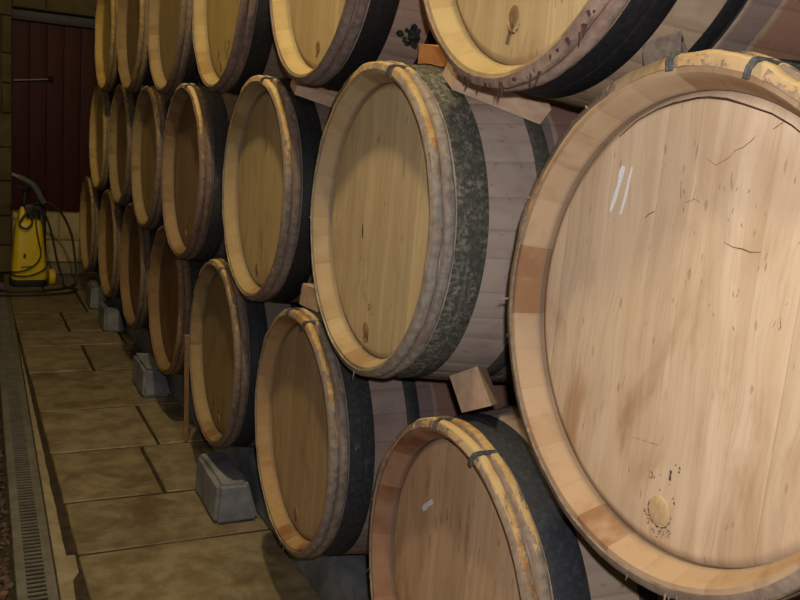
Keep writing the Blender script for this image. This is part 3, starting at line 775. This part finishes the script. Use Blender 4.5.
# gravel
rnd = random.Random(21); gb = bmesh.new(); gm = MB()
ico = bmesh.new(); bmesh.ops.create_icosphere(ico, subdivisions=1, radius=1); iv = [v.co.copy() for v in ico.verts]; ico.verts.index_update(); ifs = [[v.index for v in f.verts] for f in ico.faces]; ico.free(); gb.free()
def pebble(x, y, s):
    ph = Vector((rnd.random()*50, 0, 0)); sc_ = (rnd.uniform(.7, 1.3), rnd.uniform(.7, 1.3), rnd.uniform(.45, .8)); rz = rnd.random()*6.28; c, s_ = math.cos(rz), math.sin(rz)
    vs = []
    for q in iv:
        w = q*(s*(1+.25*mn.noise(q*1.3+ph))); w = Vector((w.x*sc_[0], w.y*sc_[1], w.z*sc_[2])); vs.append((x+c*w.x-s_*w.y, y+s_*w.x+c*w.y, FLOOR-.006+w.z+rnd.random()*.0005))
    gm.add(vs, ifs, 0, (rnd.uniform(.1, .95),)*3+(1,))
for _ in range(4200):
    y = 1.2+4.6*rnd.random()**1.3; xr = -.612+.0213*(y-2.25)
    pebble(xr-.008-abs(rnd.gauss(0, .16)), y, rnd.uniform(.006, .013))
go = gm.build('gravel', M['gravel'], None); tag(go, 'dark reddish gravel along the left of the metal drain', 'gravel', kind='stuff')

# ------------------------------------------------------------------ floor drain
dr = empty('floor_drain', (-.602+.045, 3.4-.2, FLOOR), 0)
dr.location = (-.554+.0213*(3.4-2.25), 3.4, FLOOR); dr.rotation_euler = (0, 0, -math.atan(.0213))
tag(dr, 'long grey metal floor drain with slotted grate beside the gravel', 'drain')
mb = MB()
mb.box(-.054, -.050, -3.3, 3.3, -.035, -.0005); mb.box(.050, .054, -3.3, 3.3, -.035, -.0005); mb.box(-.050, .050, -3.3, 3.3, -.035, -.030)
mb.build('channel', M['drain_in'], dr, sharp=30)
mb = MB()
for sx in (-1, 1): mb.box(min(sx*.0495, sx*.024), max(sx*.0495, sx*.024), -3.3, 3.3, -.006, -.001, .001)
yy = -3.3
while yy < 3.29:
    mb.box(-.0245, .0245, yy, yy+.009, -.0045, -.0012); yy += .023
mb.build('grate', M['drain'], dr, sharp=30)

# ------------------------------------------------------------------ back wall with door, plinth
YW = 7.0
def stonework(mb, x0, x1, z0, z1, y0, y1, ch, bl, rnd, mi=0):
    z = z0; r = 0
    while z < z1-.02:
        h = min(ch*rnd.uniform(.85, 1.15), z1-z)
        if z1-z-h < ch*.4: h = z1-z
        x = x0-(rnd.random()*bl*.5)
        while x < x1:
            L = bl*rnd.uniform(.7, 1.3); a, b = max(x, x0), min(x+L, x1)
            if b-a > .02:
                c = rnd.uniform(.38, .6); mb.box(a+.004, b-.004, y0-rnd.uniform(0, .008), y1, z+.004, z+h-.004, .012, c=(c, c, c, 1), mi=mi)
            x += L
        z += h
    mb.box(x0, x1, y0+.018, y1, z0, z1, mi=mi, c=(.2, .2, .2, 1))
rnd = random.Random(31); mb = MB()
stonework(mb, -2.3, -.365, FLOOR, 2.3, YW-.02, YW+.3, .24, .42, rnd, 0)
stonework(mb, -.365, 1.1, .83, 2.3, YW, YW+.3, .24, .45, rnd, 0)
wb = mb.build('wall_back', [M['wall']], None, sharp=40); tag(wb, kind='structure')
mb = MB(); stonework(mb, -.36, 1.1, -1.0, -.622, YW-.01, YW+.3, .19, .40, rnd, 0)
tag(mb.build('trim_1', [M['stone']], None, sharp=40), kind='structure')
mb = MB(); mb.box(-.36, 1.1, YW-.05, YW+.3, FLOOR-.01, -1.003, .008); 
tag(mb.build('trim_2', [M['kerb']], None, sharp=40), kind='structure')
# the red door: boards, frame shadow gap, bolt rod with knob
dd = empty('door_1', (.37, YW+.10, -.62)); tag(dd, kind='structure')
mb = MB(); x = -.73
while x < .73:
    w = .118; c = rnd.uniform(.47, .53); mb.box(x+.0006, x+w-.0015, -.02, .02, .002, 1.37, .004, c=(c, c, c, 1)); x += w
mb.build('door_boards', M['door'], dd, sharp=30)
mb = MB(); mb.box(-.735, .735, -.05, .03, 1.372, 1.445, .006)
mb.build('door_lintel', M['black'], dd, sharp=30)
mb = MB(); mb.tube([(-.72, -.045, .945), (-.60, -.046, .96), (-.485, -.045, .975)], .0055, 8)
bolt = mb.build('door_bolt', M['steel'], dd)
mb = MB(); bm = bmesh.new(); bmesh.ops.create_uvsphere(bm, u_segments=14, v_segments=10, radius=.021)
for v in bm.verts: v.co = Vector((v.co.x-.470, v.co.y*1.2-.041, v.co.z+.978))
mb.bm(bm); bm.free(); mb.build('bolt_knob', M['black'], bolt)

# ------------------------------------------------------------------ the rest of the cellar shell
def shell(name, box, seed):
    mb = MB(); mb.box(*box); o = mb.build(name, M['wall'], None, sharp=30); return tag(o, kind='structure')
shell('wall_right', (1.1, 1.3, -2.0, 7.3, FLOOR-.06, 2.3), 1)
shell('wall_left', (-2.5, -2.3, -2.0, 7.3, FLOOR-.06, 2.3), 2)
shell('wall_front', (-2.5, 1.3, -2.2, -2.0, FLOOR-.06, 2.3), 3)
shell('ceiling', (-2.5, 1.3, -2.2, 7.3, 2.3, 2.45), 4)

# ------------------------------------------------------------------ pressure washer
W = empty('pressure_washer', (-.285, 6.50, FLOOR), D(4)); W.scale = (.92, .92, .95)
tag(W, 'yellow upright pressure washer with black base, standing on the floor at the far end', 'pressure washer')
def rrect(w, d, r, n=5):
    pts = []
    for (cx, cy, a0) in ((w-r, d-r, 0), (-w+r, d-r, PI/2), (-w+r, -d+r, PI), (w-r, -d+r, 3*PI/2)):
        for i in range(n+1): a = a0+PI/2*i/n; pts.append((cx+r*math.cos(a), cy+r*math.sin(a)))
    return pts
def loft(secs, mat, name, parent, sharp=45):
    mb = MB(); vs = []; m = None
    for (z, w, d, r, oy) in secs:
        P = rrect(w, d, r); m = len(P); vs += [(x, y+oy, z) for x, y in P]
    fs = [(i*m+j, i*m+(j+1) % m, (i+1)*m+(j+1) % m, (i+1)*m+j) for i in range(len(secs)-1) for j in range(m)]
    fs += [tuple(range(m))[::-1], tuple((len(secs)-1)*m+j for j in range(m))]
    mb.add(vs, fs); o = mb.build(name, mat, parent, sharp=sharp); bpy_fix(o); return o
body = loft([(.050, .122, .085, .05, 0), (.075, .126, .090, .05, 0), (.16, .120, .088, .05, 0), (.30, .108, .082, .045, .004), (.43, .095, .074, .04, .008), (.475, .084, .066, .035, .010), (.488, .070, .055, .03, .012)], M['yellow'], 'casing', W)
mb = MB()
v0 = [(-.030, .225), (-.022, .246), (-.014, .250), (-.008, .236), (-.012, .215), (-.022, .208)]
mb.add([(x-.02, -.0885, z) for x, z in v0]+[(x-.02, -.080, z) for x, z in v0], [tuple(range(6))]+[(i, (i+1) % 6, 6+(i+1) % 6, 6+i) for i in range(6)])
mb.build('casing_badge', M['label'], body, sharp=30)
mb = MB()
for i, x in enumerate((-.062, -.049, -.037, -.024, -.011, 0.0)):
    mb.box(x, x+.009, -.0905, -.082, .140, .156)
mb.build('casing_lettering', M['label'], body, sharp=30)
loft([(.0, .118, .095, .05, 0), (.015, .132, .100, .05, 0), (.048, .130, .096, .05, 0), (.052, .12, .085, .05, 0)], M['plastic'], 'base', W)
# yellow peak below the handle
loft([(.485, .030, .05, .02, .0), (.54, .024, .04, .018, .0), (.578, .010, .022, .009, .0)], M['yellow'], 'hose_hook', W).location = (-.045, .0, 0)
# back spine and handle
mb = MB(); mb.box(.075, .125, -.02, .06, .05, .56, .015); mb.box(-.03, .115, -.01, .06, .50, .60, .02)
mb.tube([(.095, .02, .55), (.10, .02, .66), (.085, .02, .70), (.03, .02, .715), (-.02, .02, .70), (-.03, .02, .60)], .017, 10)
mb.build('handle', M['plastic'], W, sharp=40)
for sx, nm in ((.165, 0), (-.150, 1)):
    mb = MB(); n = 28; vs = []
    for (yy, rr) in ((-.022, .03), (-.024, .050), (-.016, .060), (.016, .060), (.024, .050), (.022, .03)):
        vs += [(yy, rr*math.cos(2*PI*j/n), rr*math.sin(2*PI*j/n)) for j in range(n)]
    fs = [(i*n+j, i*n+(j+1) % n, (i+1)*n+(j+1) % n, (i+1)*n+j) for i in range(5) for j in range(n)]+[tuple(range(n))[::-1], tuple(5*n+j for j in range(n))]
    mb.add(vs, fs)
    if nm == 0:
        wh = mb.build('wheel', M['yellow'], W, sharp=35); wh.location = (sx, -.01, .0605); bpy_fix(wh)
def smooth_path(ctrl, n=10, closed=False):
    P = [Vector(p) for p in ctrl]; out = []
    N = len(P); seg = N if closed else N-1
    for i in range(seg):
        if closed: p0, p1, p2, p3 = P[(i-1) % N], P[i], P[(i+1) % N], P[(i+2) % N]
        else: p0, p1, p2, p3 = P[max(i-1, 0)], P[i], P[i+1], P[min(i+2, N-1)]
        for k in range(n):
            t = k/n; out.append(.5*((2*p1)+(-p0+p2)*t+(2*p0-5*p1+4*p2-p3)*t*t+(-p0+3*p1-3*p2+p3)*t**3))
    if not closed: out.append(P[-1])
    return out
mb = MB()
# hose: from the handle over to the right, down to the floor, coiled round the machine
mb.tube(smooth_path([(.03, -.02, .60), (.12, -.04, .62), (.22, -.05, .55), (.295, -.05, .40), (.325, -.06, .22), (.33, -.08, .08), (.31, -.12, .016), (.18, -.24, .010), (-.02, -.29, .010), (-.22, -.25, .010), (-.34, -.10, .010), (-.30, .06, .012), (-.16, .12, .012)]), .0095, 8)
mb.tube(smooth_path([(.02, -.05, .58), (.10, -.07, .54), (.15, -.08, .40), (.19, -.09, .20), (.23, -.10, .06), (.24, -.14, .012), (.30, -.26, .010), (.22, -.38, .010), (-.02, -.43, .010), (-.28, -.40, .010), (-.45, -.26, .010)]), .0085, 8)
mb.build('hose', M['rubber'], W)
mb = MB()
mb.tube(smooth_path([(.0, -.06, .57), (-.055, -.075, .50), (-.075, -.088, .46), (-.03, -.10, .43), (.015, -.088, .48), (-.01, -.07, .55)]), .008, 7)
mb.tube(smooth_path([(.045, -.07, .55), (.040, -.088, .46), (.058, -.100, .34), (.072, -.108, .26), (.05, -.110, .19), (-.02, -.108, .135), (-.10, -.104, .115), (-.135, -.05, .11)]), .0055, 7)
mb.tube(smooth_path([(-.130, -.04, .09), (-.09, -.106, .085), (.0, -.113, .09), (.09, -.112, .13), (.13, -.06, .17)]), .0055, 7)
mb.build('power_cable', M['rubber'], W)
# spray gun hooked over the handle
G = empty('spray_gun', (-.305, 6.44, FLOOR+.700), D(2)); tag(G, 'dark spray gun hooked over the pressure washer handle, pointing up left', 'spray gun')
mb = MB(); mb.tube(smooth_path([(.115, .0, -.115), (.085, .0, -.06), (.05, .0, .0), (.0, .0, .035), (-.05, .0, .06)]), .020, 10, taper=None)
mb.build('gun_body', M['grey_plastic'], G)
mb = MB(); mb.tube(smooth_path([(.02, -.005, .0), (-.03, -.005, -.012), (-.07, -.005, .0)]), .009, 8); mb.build('trigger', M['plastic'], G)
mb = MB(); mb.tube([(-.05, 0, .06), (-.09, .0, .075)], .012, 8); mb.build('nozzle', M['steel'], G)

# ------------------------------------------------------------------ light
def lamp(name, typ, loc, energy, color, size=.05, rot=None):
    l = bpy.data.lights.new(name, typ); l.energy = energy; l.color = color
    if typ in ('POINT', 'SPOT'): l.shadow_soft_size = size
    o = bpy.data.objects.new(name, l); col.objects.link(o); o.location = loc
    if rot: o.rotation_euler = rot
    return o
flash = CAM+u_*.055+r_*.03
lamp('camera_flash', 'POINT', flash, 46, (1.0, .955, .93), .012)
lamp('cellar_bulb', 'POINT', (-.48, 1.62, 2.15), 122, (1.0, .80, .44), .05)
lamp('cellar_bulb', 'POINT', (-.60, 3.9, 2.15), 20, (1.0, .76, .33), .05)
w = bpy.data.worlds.new('cellar'); sc.world = w; w.use_nodes = True
bg = w.node_tree.nodes['Background']; bg.inputs[0].default_value = (.9, .8, .6, 1); bg.inputs[1].default_value = .0
sc.view_settings.view_transform = 'Standard'; sc.view_settings.look = 'None'
